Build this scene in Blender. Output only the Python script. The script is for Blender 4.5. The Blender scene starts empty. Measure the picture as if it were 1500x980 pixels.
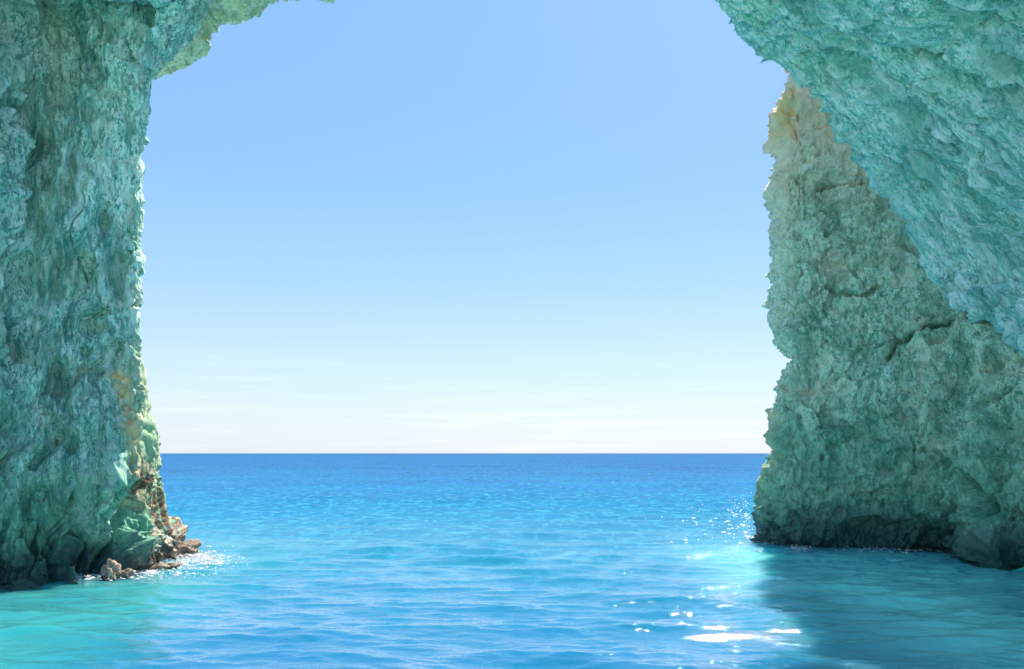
import bpy, math, random
import numpy as np
from mathutils import Vector
S = bpy.context.scene
col = S.collection
R = math.radians

# ------------------------------------------------------------------ camera
F_PX, PITCH, CAM_H = 1177.0, math.atan(174.0 / 1177.0), 3.0      # focal length in photo pixels (1500 wide)
cam_d = bpy.data.cameras.new('camera')
cam = bpy.data.objects.new('camera', cam_d)
col.objects.link(cam)
cam.location = (0, 0, CAM_H)
cam.rotation_euler = (R(90) + PITCH, 0, 0)
cam_d.sensor_width = 36.0
cam_d.lens = 36.0 * F_PX / 1500.0
cam_d.clip_start, cam_d.clip_end = 0.1, 90000.0
S.camera = cam

# ------------------------------------------------------------------ sky, sun, exposure
SUN_EL, SUN_AZ = 49.5, 21.0                                       # azimuth to the right of the view
w = bpy.data.worlds.new('World'); S.world = w
w.use_nodes = True
nt = w.node_tree
nt.nodes.clear()
def N(tree, typ, **kw):
    n = tree.nodes.new(typ)
    for k, v in kw.items():
        if k == 'inp':
            for a, b in v.items(): n.inputs[a].default_value = b
        else: setattr(n, k, v)
    return n
sky = N(nt, 'ShaderNodeTexSky', sky_type='NISHITA', sun_disc=False, sun_elevation=R(SUN_EL), sun_rotation=R(SUN_AZ),
        altitude=0.0, air_density=1.0, dust_density=0.6, ozone_density=1.6)
tc = N(nt, 'ShaderNodeTexCoord')
sep = N(nt, 'ShaderNodeSeparateXYZ')
nt.links.new(tc.outputs['Generated'], sep.inputs[0])
# colour of clear marine air by elevation, the same all the way round
ramp = N(nt, 'ShaderNodeValToRGB')
cr = ramp.color_ramp
stops = [(0.0, (6.7, 7.5, 8.7)), (0.05, (6.2, 7.4, 9.0)), (0.11, (5.2, 7.1, 9.7)), (0.20, (3.6, 6.15, 9.9)),
         (0.32, (2.6, 5.15, 9.9)), (0.45, (2.45, 4.95, 9.9)), (0.7, (2.3, 4.8, 9.6)), (1.0, (2.1, 4.6, 9.1))]
while len(cr.elements) < len(stops): cr.elements.new(0.5)
for e, (p, c) in zip(cr.elements, stops):
    e.position = p; e.color = (c[0] / 10, c[1] / 10, c[2] / 10, 1)
nt.links.new(sep.outputs['Z'], ramp.inputs[0])
sc10 = N(nt, 'ShaderNodeVectorMath', operation='SCALE'); sc10.inputs['Scale'].default_value = 5.55
nt.links.new(ramp.outputs[0], sc10.inputs[0])
mix = N(nt, 'ShaderNodeMix', data_type='RGBA'); mix.inputs[0].default_value = 0.85
nt.links.new(sky.outputs[0], mix.inputs[6]); nt.links.new(sc10.outputs[0], mix.inputs[7])
# thin streaks of high cloud low over the sea
mp = N(nt, 'ShaderNodeMapping'); mp.inputs['Scale'].default_value = (3.0, 3.0, 60.0)
nt.links.new(tc.outputs['Generated'], mp.inputs[0])
cn = N(nt, 'ShaderNodeTexNoise', inp={'Scale': 1.6, 'Detail': 6.0, 'Roughness': 0.6, 'Distortion': 0.4})
nt.links.new(mp.outputs[0], cn.inputs[0])
cmr = N(nt, 'ShaderNodeMapRange', inp={1: 0.5, 2: 0.8, 3: 0.0, 4: 0.15})
nt.links.new(cn.outputs[0], cmr.inputs[0])
band = N(nt, 'ShaderNodeMapRange', interpolation_type='SMOOTHSTEP', inp={1: 0.16, 2: 0.03, 3: 0.0, 4: 1.0})
nt.links.new(sep.outputs['Z'], band.inputs[0])
cm = N(nt, 'ShaderNodeMath', operation='MULTIPLY')
nt.links.new(cmr.outputs[0], cm.inputs[0]); nt.links.new(band.outputs[0], cm.inputs[1])
mixc = N(nt, 'ShaderNodeMix', data_type='RGBA'); mixc.inputs[7].default_value = (8.6, 9.1, 9.6, 1)
nt.links.new(cm.outputs[0], mixc.inputs[0]); nt.links.new(mix.outputs[2], mixc.inputs[6])
bg = N(nt, 'ShaderNodeBackground'); bg.inputs['Strength'].default_value = 0.10
wo = N(nt, 'ShaderNodeOutputWorld')
nt.links.new(mixc.outputs[2], bg.inputs[0]); nt.links.new(bg.outputs[0], wo.inputs[0])

sun_d = bpy.data.lights.new('sun', 'SUN')
sun_d.energy = 4.8; sun_d.angle = R(0.5); sun_d.color = (1.0, 0.93, 0.82)
sun = bpy.data.objects.new('sun', sun_d); col.objects.link(sun)
sd = Vector((math.sin(R(SUN_AZ)) * math.cos(R(SUN_EL)), math.cos(R(SUN_AZ)) * math.cos(R(SUN_EL)), math.sin(R(SUN_EL))))
sun.rotation_euler = sd.to_track_quat('Z', 'Y').to_euler()
S.view_settings.view_transform = 'Standard'
S.view_settings.look = 'None'
S.view_settings.exposure = 1.0
S.view_settings.gamma = 1.0
S.cycles.max_bounces = 6
S.cycles.diffuse_bounces = 4
S.cycles.sample_clamp_indirect = 6.0

# ------------------------------------------------------------------ numpy noise
def _h(ix, iy, iz, seed):
    h = (ix.astype(np.uint32) * np.uint32(374761393) + iy.astype(np.uint32) * np.uint32(668265263)
         + iz.astype(np.uint32) * np.uint32(2147483647) + np.uint32(seed * 974711 + 12345))
    h = (h ^ (h >> np.uint32(13))) * np.uint32(1274126177)
    h = (h ^ (h >> np.uint32(16))) * np.uint32(2246822519)
    return ((h ^ (h >> np.uint32(13))) & np.uint32(0xFFFFFF)).astype(np.float32) / float(0x7FFFFF) - 1.0
def vnoise(p, seed=0):
    i = np.floor(p).astype(np.int64); f = (p - i).astype(np.float32)
    f = f * f * f * (f * (f * 6 - 15) + 10)
    i = (i & 0xFFFFFFF)
    x, y, z = i[:, 0], i[:, 1], i[:, 2]
    def c(a, b, d): return _h(x + a, y + b, z + d, seed)
    fx, fy, fz = f[:, 0], f[:, 1], f[:, 2]
    x00 = c(0,0,0) * (1-fx) + c(1,0,0) * fx; x10 = c(0,1,0) * (1-fx) + c(1,1,0) * fx
    x01 = c(0,0,1) * (1-fx) + c(1,0,1) * fx; x11 = c(0,1,1) * (1-fx) + c(1,1,1) * fx
    return (x00 * (1-fy) + x10 * fy) * (1-fz) + (x01 * (1-fy) + x11 * fy) * fz
def fbm(p, seed=0, octs=4, gain=0.5):
    s = 0; a = 1.0; q = p
    for o in range(octs):
        s = s + a * vnoise(q, seed + o * 17); q = q * 2.03 + 11.7; a *= gain
    return s
def ridged(p, seed=0, octs=3, gain=0.5):
    s = 0; a = 1.0; q = p
    for o in range(octs):
        n = 1 - np.abs(vnoise(q, seed + o * 17)) * 2; s = s + a * n; q = q * 2.05 + 5.3; a *= gain
    return s
def worley(p, seed=0):
    """F1 and F2-F1 distances to jittered cell points"""
    i = np.floor(p).astype(np.int64); f = p - i
    d1 = np.full(len(p), 9.0); d2 = np.full(len(p), 9.0)
    for a in (-1, 0, 1):
        for b in (-1, 0, 1):
            for c in (-1, 0, 1):
                ii = (i + np.array([a, b, c])) & 0xFFFFFFF
                j = [(_h(ii[:,0], ii[:,1], ii[:,2], seed + k) * .5 + .5) for k in (0, 1, 2)]
                dx = a + j[0] - f[:,0]; dy = b + j[1] - f[:,1]; dz = c + j[2] - f[:,2]
                d = np.sqrt(dx*dx + dy*dy + dz*dz)
                m = d < d1
                d2 = np.where(m, d1, np.minimum(d2, d)); d1 = np.where(m, d, d1)
    return d1, d2 - d1
def facets(p, seed=0):
    """broken planar faces: each cell carries its own offset and tilt"""
    i = np.floor(p).astype(np.int64); f = p - i
    best = np.full(len(p), 9.0); val = np.zeros(len(p))
    for a in (-1, 0, 1):
        for b in (-1, 0, 1):
            for c in (-1, 0, 1):
                ii = (i + np.array([a, b, c])) & 0xFFFFFFF
                h = [_h(ii[:,0], ii[:,1], ii[:,2], seed + k) for k in range(7)]
                dx = a + h[0] * .5 + .5 - f[:,0]; dy = b + h[1] * .5 + .5 - f[:,1]; dz = c + h[2] * .5 + .5 - f[:,2]
                d = dx*dx + dy*dy + dz*dz
                m = d < best
                best = np.where(m, d, best)
                val = np.where(m, 0.45 * h[3] - 0.8 * (dx * h[4] + dy * h[5] + dz * h[6]), val)
    return val
def aniso(P, axis, k):
    """squash the coordinates along axis, so that noise runs in streaks along it"""
    a = np.array(axis, float); a /= np.linalg.norm(a)
    return P + np.outer(P @ a, a) * (1.0 / k - 1.0)

# ------------------------------------------------------------------ helpers
CP, SP = math.cos(PITCH), math.sin(PITCH)
def ray_at_Y(px, py, Y):
    u = (px - 750) / F_PX; v = (490 - py) / F_PX
    k = Y / (CP - v * SP)
    return np.array([u * k, Y, CAM_H + (SP + v * CP) * k])
def at_z(px, Y, z):
    """point at distance Y and height z which stands at column px of the photograph"""
    return np.array([(px - 750) / F_PX * (Y * CP + (z - CAM_H) * SP), Y, z])
def project(P):
    x, y, z = P[:,0], P[:,1], P[:,2] - CAM_H
    wv = y * CP + z * SP; v = -y * SP + z * CP
    wv = np.maximum(wv, 0.5)
    return np.stack([750 + F_PX * x / wv, 490 - F_PX * v / wv], 1)
def catmull(C, counts):
    """C: (n, ...) control values; counts: samples per span"""
    n = len(C); out = []
    Ce = np.concatenate([2 * C[:1] - C[1:2], C, 2 * C[-1:] - C[-2:-1]])
    for i in range(n - 1):
        p0, p1, p2, p3 = Ce[i], Ce[i+1], Ce[i+2], Ce[i+3]
        for t in np.arange(counts[i]) / counts[i]:
            out.append(0.5 * ((2*p1) + (-p0+p2)*t + (2*p0-5*p1+4*p2-p3)*t*t + (-p0+3*p1-3*p2+p3)*t**3))
    out.append(C[-1])
    return np.array(out)
def grid_surface(ctrl, nr, nc):
    a = catmull(np.asarray(ctrl, float), nr)
    b = catmull(a.transpose(1, 0, 2), nc)
    return b.transpose(1, 0, 2)
def grid_normals(G):
    du = np.gradient(G, axis=0); dv = np.gradient(G, axis=1)
    n = np.cross(du, dv); l = np.linalg.norm(n, axis=2, keepdims=True)
    return n / np.maximum(l, 1e-9)
def grid_mesh(name, G, flip=False, smooth=True):
    r, c = G.shape[:2]
    idx = np.arange(r * c).reshape(r, c)
    q = np.stack([idx[:-1,:-1], idx[1:,:-1], idx[1:,1:], idx[:-1,1:]], -1).reshape(-1, 4)
    if flip: q = q[:, ::-1]
    me = bpy.data.meshes.new(name)
    me.vertices.add(r * c); me.vertices.foreach_set('co', G.reshape(-1).astype(np.float32))
    me.loops.add(q.size); me.loops.foreach_set('vertex_index', q.reshape(-1).astype(np.int32))
    me.polygons.add(len(q))
    me.polygons.foreach_set('loop_start', np.arange(0, q.size, 4, dtype=np.int32))
    me.polygons.foreach_set('loop_total', np.full(len(q), 4, dtype=np.int32))
    me.polygons.foreach_set('use_smooth', np.full(len(q), smooth))
    me.update(calc_edges=True)
    return me
def link(name, me, mat, parent=None, **props):
    o = bpy.data.objects.new(name, me); col.objects.link(o)
    if mat: me.materials.append(mat)
    if parent: o.parent = parent
    for k, v in props.items(): o[k] = v
    return o
def set_attr(me, name, vals):
    a = me.attributes.new(name, 'FLOAT', 'POINT'); a.data.foreach_set('value', vals.astype(np.float32))
def polyline_dist(q, pts):
    d = np.full(len(q), 1e9)
    for (x0, y0), (x1, y1) in zip(pts[:-1], pts[1:]):
        a = np.array([x0, y0]); b = np.array([x1, y1]) - a
        t = np.clip(((q - a) @ b) / (b @ b), 0, 1)
        d = np.minimum(d, np.linalg.norm(q - a - t[:,None] * b, axis=1))
    return d
def interp(tab, y):
    t = sorted(tab); return float(np.interp(y, [a[0] for a in t], [a[1] for a in t]))

# ------------------------------------------------------------------ rock material
def rock_material(name, streak_rot, streak_scale, tints, warm, warm_amt, algae_top, dark_line, vein=0.95):
    m = bpy.data.materials.new(name); m.use_nodes = True
    t = m.node_tree; t.nodes.clear(); L = t.links.new
    out = N(t, 'ShaderNodeOutputMaterial'); bs = N(t, 'ShaderNodeBsdfPrincipled')
    L(bs.outputs[0], out.inputs[0])
    geo = N(t, 'ShaderNodeNewGeometry')
    mpg = N(t, 'ShaderNodeMapping'); mpg.inputs['Rotation'].default_value = streak_rot
    L(geo.outputs['Position'], mpg.inputs[0])
    mps = N(t, 'ShaderNodeMapping'); mps.inputs['Scale'].default_value = streak_scale
    L(mpg.outputs[0], mps.inputs[0])
    def noise(src, sc, det=4.0, ro=0.6, dist=0.0):
        n = N(t, 'ShaderNodeTexNoise', inp={'Scale': sc, 'Detail': det, 'Roughness': ro, 'Distortion': dist})
        L(src, n.inputs['Vector']); return n.outputs[0]
    def mr(src, a, b, c=0.0, d=1.0):
        n = N(t, 'ShaderNodeMapRange', interpolation_type='SMOOTHSTEP', inp={1: a, 2: b, 3: c, 4: d}); L(src, n.inputs[0]); return n.outputs[0]
    def mixc(fac, a, b, mode='MIX'):
        n = N(t, 'ShaderNodeMix', data_type='RGBA', blend_type=mode)
        if isinstance(fac, float): n.inputs[0].default_value = fac
        else: L(fac, n.inputs[0])
        for s, v in ((6, a), (7, b)):
            if isinstance(v, tuple): n.inputs[s].default_value = (*v, 1)
            else: L(v, n.inputs[s])
        return n.outputs[2]
    def math_(op, a, b):
        n = N(t, 'ShaderNodeMath', operation=op)
        for i, v in enumerate((a, b)):
            if isinstance(v, float): n.inputs[i].default_value = v
            else: L(v, n.inputs[i])
        return n.outputs[0]
    P = geo.outputs['Position']; SPs = mps.outputs[0]
    c = mixc(mr(noise(P, 0.45, 5, 0.6, 0.6), 0.38, 0.62), tints[0], tints[1])
    c = mixc(mr(noise(SPs, 1.5, 6, 0.65, 0.8), 0.42, 0.66), c, tints[2])
    # close mottling of algae and salt crust, then thin wandering threads of bare pale crust
    c = mixc(mr(noise(SPs, 5.5, 5, 0.66, 1.0), 0.48, 0.435, 0.0, 0.85), c, tints[4])
    v = noise(SPs, 4.6, 6, 0.72, 1.5)
    vv = N(t, 'ShaderNodeMath', operation='ABSOLUTE'); L(math_('SUBTRACT', v, 0.54), vv.inputs[0])
    c = mixc(mr(vv.outputs[0], 0.036, 0.018, 0.0, vein), c, tints[3])
    c = mixc(mr(noise(SPs, 10.0, 4, 0.65, 0.8), 0.545, 0.58, 0.0, 0.9), c, tints[3])
    c = mixc(mr(noise(SPs, 12.0, 4, 0.65, 0.7), 0.44, 0.40, 0.0, 0.9), c, tints[4])
    # long pale and dark runs along the grain
    c = mixc(mr(noise(SPs, 2.2, 5, 0.62, 0.5), 0.53, 0.60, 0.0, 0.55), c, tints[3])
    c = mixc(mr(noise(SPs, 2.9, 5, 0.62, 0.5), 0.45, 0.39, 0.0, 0.70), c, tints[4])
    # long stains of darker algae running along the grain
    c = mixc(mr(noise(SPs, 0.9, 5, 0.6, 0.8), 0.52, 0.38, 0.0, 0.5), c, tints[4])
    # ochre and bare limestone patches
    at = N(t, 'ShaderNodeAttribute', attribute_name='bare', attribute_type='GEOMETRY')
    wn = math_('MULTIPLY', mr(noise(P, 0.8, 6, 0.7, 0.5), 0.44, 0.62), warm_amt)
    wn = math_('MAXIMUM', wn, math_('MULTIPLY', at.outputs['Fac'], mr(noise(P, 2.2, 7, 0.74, 0.3), 0.34, 0.50, 0.5, 0.95)))
    c = mixc(wn, c, mixc(mr(noise(P, 2.6, 5, 0.65), 0.4, 0.6), warm[0], warm[1]))
    ao = N(t, 'ShaderNodeAttribute', attribute_name='sun_tint', attribute_type='GEOMETRY')
    c = mixc(math_('MULTIPLY', ao.outputs['Fac'], mr(noise(P, 3.0, 6, 0.7, 0.3), 0.36, 0.54)), c, (0.98, 0.62, 0.28))  # sunlit gold painted into the rock colour
    # green algae film, then the dark wet band of the tide line
    sp = N(t, 'ShaderNodeSeparateXYZ'); L(P, sp.inputs[0])
    zz = math_('ADD', sp.outputs['Z'], mr(noise(P, 0.5, 5, 0.65), 0.25, 0.75, -1.6, 1.6))
    ag = mr(zz, algae_top, 0.3, 0.0, 0.85)
    c = mixc(ag, c, mixc(mr(noise(SPs, 4.0, 7, 0.74, 0.9), 0.42, 0.60), (0.05, 0.25, 0.17), (0.20, 0.50, 0.32)))
    zw = math_('ADD', sp.outputs['Z'], mr(noise(P, 1.4, 5, 0.65), 0.3, 0.7, -0.22, 0.22))
    wet = mr(zw, dark_line, dark_line * 0.12, 0.0, 0.9)
    c = mixc(wet, c, (0.022, 0.05, 0.055))
    ab_ = N(t, 'ShaderNodeAttribute', attribute_name='weed', attribute_type='GEOMETRY')
    c = mixc(math_('MULTIPLY', ab_.outputs['Fac'], mr(noise(P, 3.5, 6, 0.72, 0.4), 0.38, 0.54)), c, mixc(mr(noise(P, 7.0, 4, 0.7), 0.5, 0.62), (0.10, 0.05, 0.035), (0.55, 0.38, 0.24)))
    L(c, bs.inputs['Base Color'])
    ro = mr(wet, 0.0, 0.85, 0.88, 0.32); L(ro, bs.inputs['Roughness'])
    bs.inputs['Specular IOR Level'].default_value = 0.35
    b1 = N(t, 'ShaderNodeBump', inp={'Strength': 0.6, 'Distance': 0.05}); L(noise(SPs, 4.5, 8, 0.68, 0.7), b1.inputs['Height'])
    b2 = N(t, 'ShaderNodeBump', inp={'Strength': 0.5, 'Distance': 0.03}); L(noise(P, 9.0, 6, 0.7, 0.4), b2.inputs['Height'])
    L(b1.outputs[0], b2.inputs['Normal']); L(b2.outputs[0], bs.inputs['Normal'])
    return m

TEAL = [(0.24, 0.60, 0.45), (0.34, 0.74, 0.57), (0.44, 0.82, 0.67), (0.90, 0.98, 0.86), (0.07, 0.28, 0.23)]
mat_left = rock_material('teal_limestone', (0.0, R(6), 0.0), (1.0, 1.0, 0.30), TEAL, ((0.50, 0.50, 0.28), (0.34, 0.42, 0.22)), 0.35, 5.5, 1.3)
mat_roof = rock_material('streaked_teal_limestone', (R(30.5), R(11.5), 0.0), (1.0, 1.0, 0.20),
                         [(0.26, 0.66, 0.50), (0.38, 0.78, 0.60), (0.48, 0.84, 0.68), (0.92, 0.98, 0.90), (0.13, 0.42, 0.35)],
                         ((0.34, 0.60, 0.38), (0.26, 0.52, 0.34)), 0.35, 1.0, 0.5)
mat_cliff = rock_material('weathered_limestone', (0.0, R(10), 0.0), (1.0, 1.0, 0.55),
                          [(0.32, 0.68, 0.46), (0.44, 0.74, 0.50), (0.50, 0.80, 0.60), (0.90, 0.95, 0.76), (0.10, 0.30, 0.21)],
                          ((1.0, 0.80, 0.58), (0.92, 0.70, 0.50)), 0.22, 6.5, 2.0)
mat_lip = rock_material('pale_green_limestone', (0.0, R(50), 0.0), (1.0, 1.0, 0.45),
                        [(0.42, 0.68, 0.46), (0.52, 0.74, 0.50), (0.60, 0.80, 0.56), (0.92, 0.92, 0.68), (0.14, 0.26, 0.15)],
                        ((0.90, 0.82, 0.44), (0.74, 0.72, 0.36)), 0.7, 1.0, 0.5)

def relief(G, nrm, axis, k, amp, seed, pits=0.0, lump=1.6, micro=1.0, gully=0.2, fiss=1.0, W=1.0, block=0.2):
    sh = G.shape; P = G.reshape(-1, 3)
    Q = P + 0.20 * np.stack([fbm(P * 0.8, seed + 90 + i, 3) for i in range(3)], 1)
    A = aniso(Q, axis, k)
    d = 0.55 * W * fbm(Q * 0.22, seed, 2) + 0.26 * W * fbm(A * 0.6, seed + 3, 2)
    g = ridged(aniso(Q, axis, k * 1.3) * 1.15, seed + 5, 2)
    d += gully * np.maximum(W, 0.3) * (np.clip(g, -1, 1.2) - 0.5)
    Qw = Q + 0.22 * np.stack([fbm(P * 2.2, seed + 95 + i, 3) for i in range(3)], 1)
    f1, fe = worley(aniso(Qw, axis, 1 + (k - 1) * 0.5) * lump, seed + 7)
    d += -0.20 * np.clip(f1, 0, 1.2) + 0.1
    d += block * np.maximum(W, 0.35) * facets(aniso(Q + 0.06 * np.stack([vnoise(P * 3, seed + 81 + i) for i in range(3)], 1), axis, 1 + (k - 1) * 0.4) * lump * 1.3, seed + 71)
    d += 0.5 * block * facets(aniso(Q, axis, 1 + (k - 1) * 0.5) * lump * 3.1, seed + 73)
    f1b, _ = worley(aniso(Q, axis, 1 + (k - 1) * 0.6) * lump * 2.7, seed + 47)
    d += -0.11 * np.clip(f1b, 0, 1.2) + 0.04
    d -= 0.16 * np.exp(-(fe / 0.06) ** 2) * (vnoise(Q * 0.7, seed + 31) > -0.1)
    rm = ridged(A * 2.6, seed + 9, 2, 0.6); micro = micro * np.clip(np.asarray(W) * 1.2, 0.45, 1); d += micro * 0.10 * rm * np.abs(rm)
    d += micro * 0.06 * ridged(A * 6.5, seed + 13, 2, 0.6)
    n1 = vnoise(aniso(Q, axis, k * 1.5) * 0.95, seed + 61); n2 = vnoise(aniso(Q, axis, k) * 2.3, seed + 63); n3 = vnoise(Q * 0.55, seed + 65)
    d -= fiss * (0.62 * np.exp(-(n1 / 0.028) ** 2) * np.clip(n3 * 3 + 0.6, 0, 1) + 0.26 * np.exp(-(n2 / 0.045) ** 2) * np.clip(0.7 - n3 * 2, 0, 1))
    if pits:
        f1, _ = worley(aniso(Q, axis, 1.9) * 1.25, seed + 21)
        on = vnoise(Q * 0.45 + 3.1, seed + 23)
        d -= pits * np.clip(1 - f1 / 0.46, 0, 1) ** 0.6 * np.clip(on * 3.0 + 0.5, 0, 1)
    return (P + nrm.reshape(-1, 3) * (d * amp)[:, None]).reshape(sh), d

# ------------------------------------------------------------------ LEFT cave wall
sil_L = [(-300, 420), (-120, 345), (-60, 340), (-20, 315), (10, 296), (50, 276), (78, 246), (100, 218), (120, 212), (160, 212), (200, 212), (280, 209),
         (340, 203), (400, 204), (480, 200), (540, 203), (590, 214), (640, 224), (680, 227), (730, 228), (765, 236), (785, 248), (808, 264), (900, 300)]
rows = []
pyr = [-260, -120, -20, 60, 120, 200, 300, 400, 500, 580, 640, 700, 745, 775, 795, 812, 850]
for py in pyr:
    Dh = float(np.interp(py, [-300, 120, 600, 812, 900], [22.5, 23.5, 24.2, 24.3, 24.3]))
    S_ = interp(sil_L, py)
    z = ray_at_Y(S_, py, Dh)[2]
    lo = float(np.clip((py - 560) / 250, 0, 1))      # 1 at the foot
    S_ -= float(np.interp(py, [-50, 60, 160, 540, 740, 800], [-4, -6, -4, 0, 6, 8]))      # room for the relief that stands proud
    rows.append([
        np.array([-34.0, -6.0, z]), np.array([-24.0, 4.0, z]), np.array([-16.5, 12.0, z]),
        at_z(S_ - 330, 16.6 + 1.2 * lo, z), at_z(S_ - 255, 18.4 + .5 * lo, z), at_z(S_ - 175, 20.3 - 1.0 * lo, z),
        at_z(S_ - 60 - 64 * lo, 21.2 - 1.2 * lo, z), at_z(S_ - 4 - 38 * lo, 21.25 + .25 * lo, z), at_z(S_ - 16 + 15 * min(1, lo * 4), Dh - .3, z),
        at_z(S_ - 30 + 18 * min(1, lo * 4), Dh + 1.6, z), np.array([-17.5, 29.5, z]), np.array([-26.0, 32.0, z])])
nr = [10, 18, 34, 32, 34, 42, 42, 42, 36, 28, 28, 24, 18, 14, 12, 14]
nc = [8, 14, 30, 42, 46, 80, 50, 44, 24, 14, 10]
G = grid_surface(rows, nr, nc)
nrm = -grid_normals(G)
if nrm[G.shape[0]//2, 120] @ np.array([0, -1, 0]) < 0: nrm = -nrm
q = project(G.reshape(-1, 3))
edge = np.interp(q[:,1], [a for a, b in sil_L], [b for a, b in sil_L]) - q[:,0]
Wl = np.clip((edge - 8) / 70, 0.12, 1); Wl[G.reshape(-1, 3)[:, 1] > 25.5] = 1
D, d = relief(G, nrm, (0.06, 0, 1), 4.2, 0.85, 11, pits=0.9, gully=0.62, micro=1.4, W=Wl, fiss=0.5, block=0.13)
# the long fissure that parts the corner buttress from the wall at the foot
P = D.reshape(-1, 3)
fis = polyline_dist(q, [(196, 715), (182, 755), (172, 790), (150, 838)])
fis2 = polyline_dist(q, [(108, 565), (125, 545), (150, 546)])
rec = np.exp(-(((q[:,0] - 10) / 45) ** 2 + ((q[:,1] - 20) / 45) ** 2)) + 0.5 * np.exp(-(polyline_dist(q, [(92, 560), (95, 640), (108, 660)]) / 12) ** 2)
P = P - nrm.reshape(-1, 3) * (0.9 * np.exp(-(fis / 8) ** 2) + 0.3 * np.exp(-(fis2 / 5) ** 2) + 0.9 * rec)[:, None]
# overhang undercut just above the water
P[:, 0] -= 0.0
me = grid_mesh('cave_wall', P.reshape(G.shape))
bare = np.clip(1 - np.abs(edge) / 45, 0, 1) * np.clip((q[:,1] - 480) / 60, 0, 1)
bare = np.maximum(bare, 0.55 * np.clip(1 - np.abs(q[:,0] - 75 - 8 * np.sin(q[:,1] / 60)) / 28, 0, 1) * np.clip((420 - q[:,1]) / 250, 0, 1))
set_attr(me, 'bare', np.clip(bare, 0, 1))
set_attr(me, 'weed', np.clip(1.2 - polyline_dist(q, [(205, 690), (225, 740), (250, 790), (270, 812), (215, 832)]) / 26, 0, 1))
set_attr(me, 'sun_tint', np.clip(1.2 - polyline_dist(q, [(172, 545), (188, 600), (196, 660), (200, 740)]) / 13, 0, 1))  # painted sunlight on the ledges along the pier edge
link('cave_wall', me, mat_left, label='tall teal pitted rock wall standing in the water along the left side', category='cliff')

# ------------------------------------------------------------------ RIGHT sea cliff
sil_R = [(40, 1172), (95, 1165), (130, 1160), (142, 1142), (165, 1131), (182, 1129), (205, 1140), (240, 1139), (262, 1126), (275, 1123), (300, 1133),
         (330, 1128), (365, 1137), (400, 1141), (440, 1147), (468, 1141), (495, 1142), (522, 1157), (540, 1146), (560, 1136), (590, 1131), (640, 1128),
         (680, 1123), (720, 1119), (750, 1121), (787, 1123), (830, 1123)]
pyr = [20, 80, 130, 150, 170, 190, 210, 240, 262, 280, 300, 330, 370, 440, 480, 520, 545, 590, 640, 690, 730, 770, 790, 812]
Dh = 28.4
rows = []
for i, py in enumerate(pyr):
    S_ = interp(sil_R, py)
    z = ray_at_Y(S_, py, Dh)[2]
    hi = float(np.clip((500 - py) / 400, 0, 1))
    lo = float(np.clip((py - 640) / 140, 0, 1))
    st = 0.25                                       # how far the fine outline carries over the face
    Sm = float(np.interp(py, [20, 150, 400, 520, 720, 812], [1170, 1140, 1138, 1146, 1121, 1123]))
    rows.append([
        np.array([30.0, 40.0, z]), np.array([17.0, 38.0, z]), at_z(Sm + 60, 34.0, z),
        at_z(S_ + 14, 30.0, z), at_z(S_ + 3, Dh, z), at_z(Sm + 32 + (S_ - Sm) * st, 27.4 + .3 * hi, z),
        at_z(Sm + 110, 26.8 + hi * 1.2, z), at_z(Sm + 190, 26.0 + hi * 1.8, z), at_z(Sm + 268, 24.9 + hi * 2.0 - .2 * lo, z),
        at_z(Sm + 325, 23.2 + hi * 2.0 - .5 * lo, z), at_z(Sm + 400, 21.6 + hi * 1.8, z), at_z(Sm + 520, 19.0 + hi, z), np.array([17.0, 12.0, z]), np.array([26.0, 0.0, z])])
nr = [20, 22, 16, 16, 16, 16, 18, 16, 14, 16, 20, 28, 46, 30, 30, 20, 30, 34, 34, 28, 26, 16, 10]
nc = [6, 8, 14, 20, 36, 70, 76, 72, 56, 60, 50, 16, 8]
G = grid_surface(rows, nr, nc)
nrm = grid_normals(G)
if nrm[G.shape[0]//2, 200] @ np.array([0, -1, 0]) < 0: nrm = -nrm
q = project(G.reshape(-1, 3))
D, d = relief(G, nrm, (0.15, 0, 1), 1.5, 0.9, 57, pits=0.40, lump=0.8, micro=0.75, gully=0.16, fiss=0.2, block=0.30)
P = D.reshape(-1, 3)
# named joints and slots that the photograph shows in the face
qw = q + 4.0 * np.stack([vnoise(P * 4.1, 403), vnoise(P * 4.1, 404)], 1) + 5.0 * np.stack([vnoise(P * 1.3, 401), vnoise(P * 1.3, 402)], 1)
cr1 = polyline_dist(qw, [(1298, 530), (1312, 508), (1345, 485), (1382, 470), (1395, 460)])
cr2 = polyline_dist(qw, [(1415, 462), (1445, 475), (1500, 508), (1540, 530)])
cr3 = polyline_dist(qw, [(1215, 422), (1250, 430), (1262, 434), (1285, 412)])
cr4 = polyline_dist(qw, [(1205, 268), (1228, 263), (1258, 264), (1275, 256)])
cr5 = polyline_dist(qw, [(1418, 700), (1440, 725), (1462, 755)])
cr6 = polyline_dist(qw, [(1330, 690), (1355, 678), (1368, 660), (1382, 676)])
cr7 = polyline_dist(qw, [(1204, 690), (1208, 662), (1242, 642)])
cr8 = polyline_dist(qw, [(1440, 600), (1470, 588), (1505, 570)])
hol = [(1318, 607, 9), (1398, 755, 10), (1295, 688, 9), (1470, 700, 12), (1175, 165, 6), (1215, 250, 12), (1455, 630, 12)]
dd = 0.6 * np.exp(-(cr1 / 3.0) ** 2) + 0.7 * np.exp(-(cr2 / 3.5) ** 2) + 0.4 * np.exp(-(cr3 / 2.6) ** 2) + 0.5 * np.exp(-(cr4 / 2.8) ** 2)
dd += 0.7 * np.exp(-(cr5 / 9) ** 2) + 0.28 * np.exp(-(cr6 / 5) ** 2) + 0.22 * np.exp(-(cr7 / 4) ** 2) + 0.35 * np.exp(-(cr8 / 5) ** 2)
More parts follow.
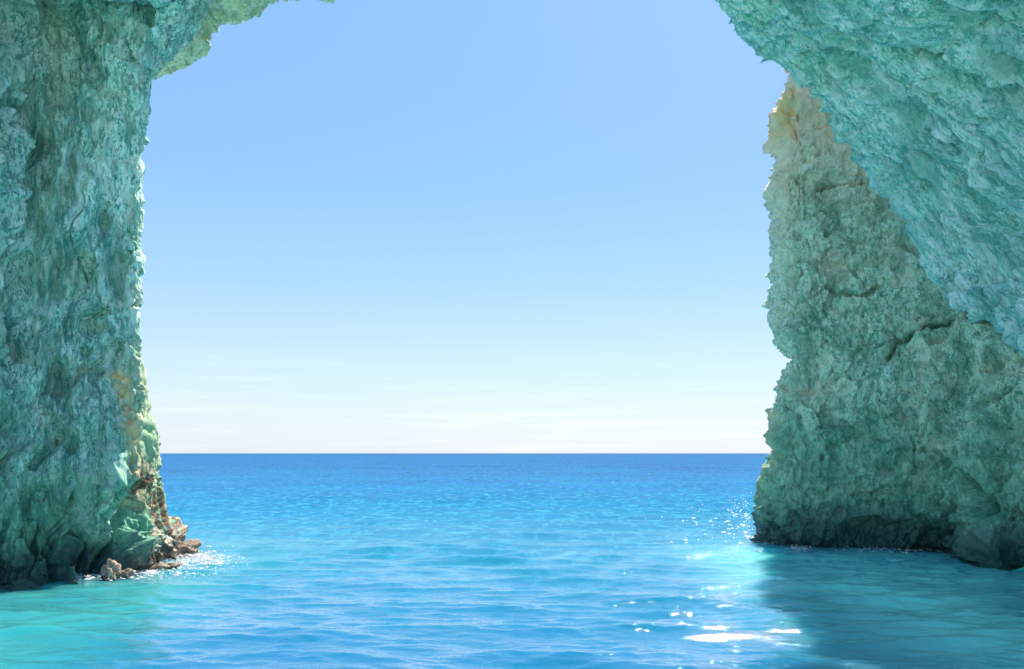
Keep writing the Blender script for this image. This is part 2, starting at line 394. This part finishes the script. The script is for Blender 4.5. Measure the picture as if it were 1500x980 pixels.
for hx, hy, hr in hol: dd += 0.45 * np.exp(-(((qw[:,0] - hx) ** 2 + (qw[:,1] - hy) ** 2) / hr ** 2))
# broad faceted bulges either side of the joints
dd -= 0.35 * np.exp(-(np.clip((470 + 0.30 * np.abs(q[:,0] - 1390)) - q[:,1], -400, 400) / 60 - 0.7) ** 2) * (q[:,0] > 1280)
# knees of rock at the foot, at right
dd -= 0.8 * np.exp(-(((q[:,0] - 1470) / 50) ** 2 + ((q[:,1] - 800) / 45) ** 2))
P = P - nrm.reshape(-1, 3) * dd[:, None]
me = grid_mesh('sea_cliff', P.reshape(G.shape), flip=True)
bare = np.clip((340 - q[:,1]) / 200, 0, 1) * 1.0 + np.clip(1 - (q[:,0] - 1125) / 60, 0, 1) * np.clip((760 - q[:,1]) / 300, 0.35, 1) * 0.6
bare += 0.45 * np.exp(-(((q[:,0] - 1190) / 40) ** 2 + ((q[:,1] - 575) / 18) ** 2)) + 0.5 * np.exp(-(((q[:,0] - 1225) / 30) ** 2 + ((q[:,1] - 385) / 30) ** 2))
set_attr(me, 'bare', np.clip(bare, 0, 1))
set_attr(me, 'sun_tint', np.clip(1.5 - polyline_dist(q, [(1145, 145), (1142, 185)]) / 20, 0, 1) + 0.8 * np.clip(1.2 - polyline_dist(q, [(1128, 610), (1120, 700), (1112, 750)]) / 12, 0, 1))  # painted sunlight on the knob and down the left edge
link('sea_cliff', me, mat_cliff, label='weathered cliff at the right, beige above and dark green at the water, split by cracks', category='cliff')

# ------------------------------------------------------------------ roof and right overhang of the cave
# edge of the vault from low on the right, up over the opening, and down on the left; with the point nearer the camera
E = [((1800, 690), 9.0, (17, 0, 3.0)), ((1640, 585), 12.5, (16, 2, 4.0)), ((1500, 488), 16.0, (14, 4, 5.5)), ((1440, 458), 17.6, (13.6, 5, 7)), ((1385, 430), 19.0, (13.2, 5.5, 8.2)),
     ((1368, 385), 20.0, (12.8, 6, 9.4)), ((1338, 312), 20.8, (12.2, 6, 10.5)), ((1290, 250), 21.4, (11.4, 6.2, 11.6)), ((1240, 192), 22.0, (10.6, 6.2, 12.7)), ((1213, 142), 22.3, (9.8, 6.2, 13.6)),
     ((1163, 95), 22.7, (9.0, 6.4, 14.4)), ((1142, 66), 22.9, (8.8, 8.4, 14.9)), ((1106, 42), 23.1, (8.2, 10, 15.4)), ((1080, 18), 23.2, (7.6, 12, 15.9)), ((1058, -8), 23.3, (6.8, 14, 16.6)), ((1000, -55), 23.4, (5, 16.5, 17.6)),
     ((850, -100), 23.4, (2.0, 18, 18.4)), ((640, -115), 23.2, (-2, 18, 18.4)), ((430, -95), 22.8, (-6, 17, 17.8)), ((300, -30), 22.0, (-10, 15, 17)), ((120, -20), 19.5, (-15, 11, 15))]
rows = []
for (px, py), Y, inn in E:
    e = ray_at_Y(px, py, Y); inn = np.array(inn, float)
    up = np.array([0.30 * np.sign(e[0]), 0.25, 0.85]) if -20 < e[0] < 20 else np.array([0, 0, 1])
    outv = np.array([0.75 if px > 1200 else (0.35 if px > 1000 else 0.0), 0.55, 0.75])
    if px < 400: outv = np.array([-0.6, 0.6, 0.8])
    back2 = e + outv * 2.2; back1 = e + outv * 0.8 + np.array([0, 0.35, 0])
    mid = lambda f, b: e + (inn - e) * f + np.array([0.5 * np.clip(e[0] / 8, -1, 1), 0, 0.9]) * b
    rows.append([back2, back1, e, mid(0.06, 0.12), mid(0.18, 0.3), mid(0.34, 0.45), mid(0.55, 0.4), mid(0.8, 0.2), inn])
nr = [14, 40, 36, 40, 44, 46, 46, 42, 40, 36, 26, 28, 24, 24, 30, 26, 20, 16, 16, 12]
nc = [10, 22, 50, 90, 130, 100, 30, 12]
G = grid_surface(rows, nr, nc)
nrm = grid_normals(G)
if nrm[300, 120] @ np.array([-1, 0, -1]) < 0: nrm = -nrm
q = project(G.reshape(-1, 3))
D, d = relief(G, nrm, (0.20, -0.50, -0.85), 5.0, 0.66, 131, pits=0.35, lump=1.2, micro=1.6, gully=0.52, fiss=0.6, block=0.11)
P = D.reshape(-1, 3)
dd = 0.9 * np.exp(-(((q[:,0] - 1470) / 45) ** 2 + ((q[:,1] - 20) / 30) ** 2)) + 0.5 * np.exp(-(polyline_dist(q, [(1385, 20), (1390, 60), (1350, 80), (1310, 76)]) / 12) ** 2)
dd += 0.6 * np.exp(-(polyline_dist(q, [(1405, 30), (1440, 90), (1500, 120)]) / 22) ** 2) + 0.25 * np.exp(-(((q[:,0] - 1272) / 14) ** 2 + ((q[:,1] - 50) / 10) ** 2))
P = P - nrm.reshape(-1, 3) * dd[:, None]
me = grid_mesh('cave_overhang', P.reshape(G.shape))
set_attr(me, 'bare', np.zeros(len(P)))
link('cave_overhang', me, mat_roof, label='streaked turquoise rock overhang curving down from the cave roof at upper right', category='rock overhang')

# ------------------------------------------------------------------ pale outer lip of the arch
E = [((120, 300), 27.0), ((170, 200), 26.6), ((200, 140), 26.4), ((222, 120), 26.2), ((262, 98), 26.0), ((292, 66), 26.0), ((304, 36), 26.0), ((326, 17), 26.0), ((368, 8), 26.1), ((404, -18), 26.3),
     ((450, -20), 26.3), ((520, -22), 25.6), ((600, -40), 24.8), ((760, -60), 24.6), ((930, -50), 24.6), ((1080, -20), 24.8), ((1200, 40), 25.5)]
rows = []
for (px, py), Y in E:
    e = ray_at_Y(px - (8 if px < 260 else 20), py - 19, Y)
    o1 = np.array([-0.55 if px < 420 else 0.0, 0, 0.85]) if px < 1000 else np.array([0.5, 0, 0.85])
    rows.append([e + o1 * 1.6 + np.array([0, 1.2, 0]), e + o1 * 0.9 + np.array([0, 1.6, 0]), e + o1 * .25 + np.array([0, 1.5, 0]), e, e + o1 * 0.35 + np.array([0, -0.9, 0]),
                 e + o1 * 1.2 + np.array([0, -1.8, 0]), e + o1 * 2.2 + np.array([0, -2.3, 0]), e + o1 * 2.6 + np.array([0, -1.0, 0])])
G = grid_surface(rows, [14, 14, 12, 26, 26, 22, 20, 22, 20, 18, 20, 14, 14, 14, 14, 14], [6, 10, 18, 24, 36, 30, 10])
nrm = grid_normals(G)
if nrm[100, 60] @ np.array([0.3, -0.3, -1]) < 0: nrm = -nrm
D, d = relief(G, nrm, (0.6, 0.2, 0.6), 1.8, 0.5, 203, pits=0.2)
me = grid_mesh('arch_lip', D)
set_attr(me, 'bare', np.full(G.shape[0] * G.shape[1], 0.35))
link('arch_lip', me, mat_lip, label='pale green outer rim of the rock arch at upper left', category='rock arch')

# ------------------------------------------------------------------ sea
rng = np.random.default_rng(5)
na = 580
th = np.concatenate([np.linspace(-90, -38, 50, endpoint=False), np.linspace(-38, 38, na), np.linspace(38, 90, 51)[1:]])
inv = np.concatenate([np.linspace(1/8.5, 1/120.0, 700), 1 / np.geomspace(125, 1500, 120), 1 / np.geomspace(1600, 60000, 24)])
rr = np.concatenate([[-400.0, -100.0], np.linspace(-40, 8.0, 60), 1 / inv])
TH, RR = np.meshgrid(np.radians(th), rr)
X = np.maximum(RR, 8.5 + np.maximum(-RR - 40, 0) * .8) * np.tan(np.clip(TH, -1.3, 1.3)); Y = RR.copy()
X0, Y0 = X.ravel(), Y.ravel()
Z = np.zeros_like(X0); DX = np.zeros_like(X0); DY = np.zeros_like(X0)
px_m = np.where(RR.ravel() < 8.4, 1.2, np.maximum(RR.ravel() ** 2 / (F_PX * CAM_H) * 2.2, 0.02))             # depth covered by a few image rows
for i in range(170):
    lam = 0.20 * (7 / 0.20) ** (rng.random() ** 0.95)
    a = 0.0027 * lam * rng.uniform(0.5, 1.3) * (1.35 if 0.35 < lam < 1.3 else 1.0 if lam < 2.4 else 0.5)
    ang = rng.normal(math.radians(-90 - 6), 0.34)
    kx, ky = math.cos(ang) * 2 * math.pi / lam, math.sin(ang) * 2 * math.pi / lam
    ph = kx * X0 + ky * Y0 + rng.uniform(0, 6.28)
    fade = np.clip(lam / px_m / 1.0 - 0.6, 0, 1) ** 1.0
    s, c_ = np.sin(ph), np.cos(ph)
    Z += a * fade * s
    DX += a * fade * 0.75 * c_ * math.cos(ang); DY += a * fade * 0.75 * c_ * math.sin(ang)
# calmer patches and livelier ones, calm close under the walls
P0 = np.stack([X0, Y0, np.zeros_like(X0)], 1)
liv = 1.0 + 0.25 * fbm(P0 * np.array([0.10, 0.16, 1]), 77, 2)
calm = np.clip(np.minimum(X0 + 11.5 - 0.0 * Y0, 12.5 - X0) / 4.0, 0.4, 1) ** 0.8
calm = np.where(Y0 > 28, np.maximum(calm, 1.0), calm)
kk = np.clip(liv, 0.4, 1.6) * calm
Gs = np.stack([X0 + DX * kk, Y0 + DY * kk, Z * kk], 1).reshape(*X.shape, 3)
me_sea = grid_mesh('sea', Gs, flip=True)

m = bpy.data.materials.new('sea_water'); m.use_nodes = True
t = m.node_tree; t.nodes.clear(); L = t.links.new
out = N(t, 'ShaderNodeOutputMaterial'); bs = N(t, 'ShaderNodeBsdfPrincipled'); L(bs.outputs[0], out.inputs[0])
geo = N(t, 'ShaderNodeNewGeometry'); sp = N(t, 'ShaderNodeSeparateXYZ'); L(geo.outputs['Position'], sp.inputs[0])
P = geo.outputs['Position']
def mrs(src, a, b, c=0.0, d=1.0, it='SMOOTHSTEP'):
    n = N(t, 'ShaderNodeMapRange', interpolation_type=it, inp={1: a, 2: b, 3: c, 4: d}); L(src, n.inputs[0]); return n.outputs[0]
def mxc(fac, a, b):
    n = N(t, 'ShaderNodeMix', data_type='RGBA'); L(fac, n.inputs[0])
    for s_, v in ((6, a), (7, b)):
        if isinstance(v, tuple): n.inputs[s_].default_value = (*v, 1)
        else: L(v, n.inputs[s_])
    return n.outputs[2]
def nz(sc, det=4, ro=0.55, scale=(1, 1, 1), dist=0.0):
    mp_ = N(t, 'ShaderNodeMapping'); mp_.inputs['Scale'].default_value = scale; L(P, mp_.inputs[0])
    n = N(t, 'ShaderNodeTexNoise', inp={'Scale': sc, 'Detail': det, 'Roughness': ro, 'Distortion': dist}); L(mp_.outputs[0], n.inputs['Vector']); return n.outputs[0]
lg = N(t, 'ShaderNodeMath', operation='LOGARITHM'); lg.inputs[1].default_value = 10.0; L(sp.outputs['Y'], lg.inputs[0])
cr = N(t, 'ShaderNodeValToRGB'); L(mrs(lg.outputs[0], 1.0, 3.4, it='LINEAR'), cr.inputs[0])     # 10 m .. 1 km over ever deeper water
st = [(0.0, (0.012, 0.135, 0.28)), (0.16, (0.015, 0.20, 0.31)), (0.34, (0.008, 0.115, 0.25)), (0.52, (0.004, 0.045, 0.17)), (0.8, (0.003, 0.038, 0.17)), (1.0, (0.002, 0.020, 0.10))]
while len(cr.color_ramp.elements) < len(st): cr.color_ramp.elements.new(0.5)
for e, (p, c) in zip(cr.color_ramp.elements, st): e.position = p; e.color = (*c, 1)
patch = mrs(nz(0.06, 3, 0.5, (0.7, 1.6, 1)), 0.4, 0.65, 0.0, 0.45)
c = mxc(patch, cr.outputs[0], (0.008, 0.17, 0.31))
# pale sandy shallows close under the rock on both sides
def ab(src, off):
    n = N(t, 'ShaderNodeMath', operation='ADD'); L(src, n.inputs[0]); n.inputs[1].default_value = off; return n.outputs[0]
sl = mrs(sp.outputs['X'], -4.5, -8.5); sr = mrs(sp.outputs['X'], 3.8, 8.5)
mxm = N(t, 'ShaderNodeMath', operation='MAXIMUM'); L(sl, mxm.inputs[0]); L(sr, mxm.inputs[1])
sy = mrs(sp.outputs['Y'], 32.0, 20.0)
mm = N(t, 'ShaderNodeMath', operation='MULTIPLY'); L(mxm.outputs[0], mm.inputs[0]); L(sy, mm.inputs[1])
mm2 = N(t, 'ShaderNodeMath', operation='MULTIPLY'); L(mm.outputs[0], mm2.inputs[0]); L(mrs(nz(0.22, 4, 0.6), 0.3, 0.62, 0.55, 1.0), mm2.inputs[1])
c = mxc(mm2.outputs[0], c, mxc(mrs(sp.outputs['X'], -2.0, 3.0), (0.045, 0.30, 0.31), (0.22, 0.80, 0.74)))  # right shallows painted lighter to lift the shadow lying there
# unseen water near the camera, paled as an added reflector for the walls
c = mxc(mrs(sp.outputs['Y'], 11.0, 6.5), c, (0.34, 0.76, 0.66))
# wind ripples too fine to model read as mottling of the body colour further out
m1 = N(t, 'ShaderNodeMath', operation='MULTIPLY'); L(mrs(nz(2.0, 5, 0.66, (0.9, 0.55, 1), 0.8), 0.50, 0.60), m1.inputs[0]); L(mrs(sp.outputs['Y'], 13.0, 26.0, 0.0, 0.75), m1.inputs[1])
c = mxc(m1.outputs[0], c, (0.035, 0.28, 0.40))
m2 = N(t, 'ShaderNodeMath', operation='MULTIPLY'); L(mrs(nz(0.55, 8, 0.74, (1.4, 0.14, 1), 0.4), 0.47, 0.57), m2.inputs[0]); L(mrs(sp.outputs['Y'], 35.0, 90.0, 0.0, 0.75), m2.inputs[1])
c = mxc(m2.outputs[0], c, (0.014, 0.13, 0.32))
nt_t = t
df = N(t, 'ShaderNodeSubsurfaceScattering', falloff='BURLEY'); df.inputs['Scale'].default_value = 1.0; df.inputs['Radius'].default_value = (0.2, 1.2, 1.4); gl = N(t, 'ShaderNodeBsdfGlossy'); fr = N(t, 'ShaderNodeFresnel', inp={'IOR': 1.33}); ms = N(t, 'ShaderNodeMixShader')
t.nodes.remove(bs)
L(c, df.inputs['Color']); gl.inputs['Color'].default_value = (1, 1, 1, 1)
L(mrs(lg.outputs[0], 1.2, 2.8, 0.02, 0.08), gl.inputs['Roughness'])
# a wind-roughened sea turns its steeper faces to a far eye, which caps how mirror-like it gets
fm = N(t, 'ShaderNodeMath', operation='MULTIPLY'); L(fr.outputs[0], fm.inputs[0]); fm.inputs[1].default_value = 1.5
mn = N(t, 'ShaderNodeMath', operation='MINIMUM'); L(fm.outputs[0], mn.inputs[0]); L(mrs(lg.outputs[0], 1.1, 1.7, 0.75, 0.10), mn.inputs[1])
L(mn.outputs[0], ms.inputs[0]); L(df.outputs[0], ms.inputs[1]); L(gl.outputs[0], ms.inputs[2]); L(ms.outputs[0], out.inputs[0])
b0 = N(t, 'ShaderNodeBump', inp={'Strength': 1.0, 'Distance': 0.008}); L(nz(9.0, 3, 0.6, (0.7, 1.2, 1), 0.3), b0.inputs['Height'])
b1 = N(t, 'ShaderNodeBump', inp={'Strength': 1.0, 'Distance': 0.027}); L(b0.outputs[0], b1.inputs['Normal']); L(nz(3.2, 4, 0.62, (0.6, 1.3, 1), 0.3), b1.inputs['Height'])
b2 = N(t, 'ShaderNodeBump', inp={'Strength': 1.0, 'Distance': 0.028}); L(nz(0.9, 6, 0.62, (0.55, 1.4, 1), 0.3), b2.inputs['Height'])
b3 = N(t, 'ShaderNodeBump', inp={'Strength': 1.0}); L(mrs(lg.outputs[0], 1.6, 2.6, 0.0, 0.35), b3.inputs['Distance']); L(nz(0.28, 5, 0.65, (0.4, 1.2, 1), 0.4), b3.inputs['Height'])
L(b1.outputs[0], b2.inputs['Normal']); L(b2.outputs[0], b3.inputs['Normal']); [L(b3.outputs[0], x_.inputs['Normal']) for x_ in (gl, fr)]; L(b2.outputs[0], df.inputs['Normal'])
mat_sea = m
link('sea', me_sea, mat_sea, kind='structure', label='rippled sea, turquoise by the rocks and deep blue to the horizon')

# ------------------------------------------------------------------ boulders and ledges at the foot of the left wall
mat_wet = rock_material('wet_brown_rock', (0.0, R(20), 0.0), (1.0, 1.0, 0.7),
                        [(0.16, 0.11, 0.09), (0.26, 0.19, 0.14), (0.34, 0.27, 0.20), (0.60, 0.50, 0.40), (0.03, 0.025, 0.03)],
                        ((0.40, 0.29, 0.19), (0.34, 0.22, 0.15)), 0.5, 0.2, 0.10)
import bmesh
def boulder(px, py, size, rot, seed, label, sink=0.35):
    bm = bmesh.new(); bmesh.ops.create_icosphere(bm, subdivisions=5, radius=1.0)
    V = np.array([v.co[:] for v in bm.verts])
    f1, fe = worley(V * 1.3 + seed, seed)
    k = 1 + 0.32 * fbm(V * 1.2 + seed, seed, 3) - 0.25 * f1 + 0.08 * ridged(V * 4.0, seed + 4, 3)
    V = V * k[:, None] * np.array(size)
    for v, c in zip(bm.verts, V): v.co = c
    me = bpy.data.meshes.new('rock'); bm.to_mesh(me); bm.free()
    me.polygons.foreach_set('use_smooth', np.ones(len(me.polygons), bool))
    set_attr(me, 'bare', np.full(len(V), 0.4))
    o = link('rock', me, mat_wet, label=label, category='rock', group='wet rocks at the foot of the left wall')
    d_ = ray_at_Y(px, py, 10.0) - np.array([0, 0, CAM_H]); kz = CAM_H / -d_[2]
    o.location = (d_[0] * kz, 10.0 * kz + size[1] * 0.5, size[2] * (0.5 - sink)); o.rotation_euler = (0, 0, R(rot))
    return o
boulder(158, 849, (0.24, 0.24, 0.34), 20, 3, 'small pale upright rock in the water below the fissure of the left wall', 0.2)
boulder(182, 847, (0.20, 0.22, 0.19), 70, 8, 'low brown rock right beside the small pale upright one')
boulder(228, 836, (0.62, 0.40, 0.18), 12, 14, 'flat wet ledge of rock washed by foam, middle of the row')
boulder(262, 814, (0.55, 0.60, 0.34), -15, 21, 'dark wet rock at the very tip of the left wall', 0.25)

# ------------------------------------------------------------------ foam and stand-in sun glints: many small flecks riding on the water
def foam(name, spots, n, seed, label):
    r_ = np.random.default_rng(seed); vs = []; fs = []
    for _ in range(n):
        px0, py0, sx, sy = spots[r_.integers(len(spots))]
        px, py = px0 + r_.normal() * sx, py0 + r_.normal() * sy
        py = max(py, 690)
        d_ = ray_at_Y(px, py, 10.0) - np.array([0, 0, CAM_H]); kz = (CAM_H - 0.03) / -d_[2]
        c = np.array([d_[0] * kz, 10 * kz, 0.045 + abs(r_.normal()) * 0.02])
        k = 6; rad = 0.006 + 0.022 * r_.random() ** 3; el = r_.uniform(1.2, 4.0)
        b = len(vs)
        for i in range(k):
            a = 2 * math.pi * i / k; q_ = rad * r_.uniform(0.6, 1.3)
            vs.append((c[0] + math.cos(a) * q_ * el, c[1] + math.sin(a) * q_, c[2] - 0.02))
        vs.append((c[0], c[1], c[2] + rad * 0.2))
        fs += [(b + i, b + (i + 1) % k, b + k) for i in range(k)]
    me = bpy.data.meshes.new(name); me.from_pydata(vs, [], fs); me.update()
    me.polygons.foreach_set('use_smooth', np.ones(len(fs), bool))
    m = bpy.data.materials.get('foam')
    if not m:
        m = bpy.data.materials.new('foam'); m.use_nodes = True  # shared by the foam and the stand-in sun glints
        b_ = m.node_tree.nodes['Principled BSDF']; b_.inputs['Roughness'].default_value = 0.5
        n1 = N(m.node_tree, 'ShaderNodeTexNoise', inp={'Scale': 5.0}); g_ = N(m.node_tree, 'ShaderNodeNewGeometry')
        x_ = N(m.node_tree, 'ShaderNodeMix', data_type='RGBA'); x_.inputs[6].default_value = (0.62, 0.68, 0.74, 1); x_.inputs[7].default_value = (0.55, 0.50, 0.52, 1)
        m.node_tree.links.new(g_.outputs['Position'], n1.inputs[0]); m.node_tree.links.new(n1.outputs[0], x_.inputs[0]); m.node_tree.links.new(x_.outputs[2], b_.inputs['Base Color'])
    link(name, me, m, kind='stuff', label=label)
foam('sea_foam_and_glints', [(272, 820, 20, 4), (235, 831, 22, 3), (290, 815, 14, 4), (205, 838, 16, 2), (310, 820, 20, 7), (250, 838, 40, 4), (120, 846, 50, 2)], 1700, 4, 'white foam washing round the foot of the left wall')
foam('sea_foam_and_glints', [(1085, 742, 14, 12), (1095, 768, 14, 10), (1172, 800, 9, 5), (1040, 770, 30, 18), (1115, 790, 12, 3), (1180, 796, 60, 2.5), (1330, 806, 50, 2)], 900, 9, 'white flecks on the water beside the right cliff, spray and stand-in sun glints')  # flecks off the waterline stand in for sun glints, the rest are spray
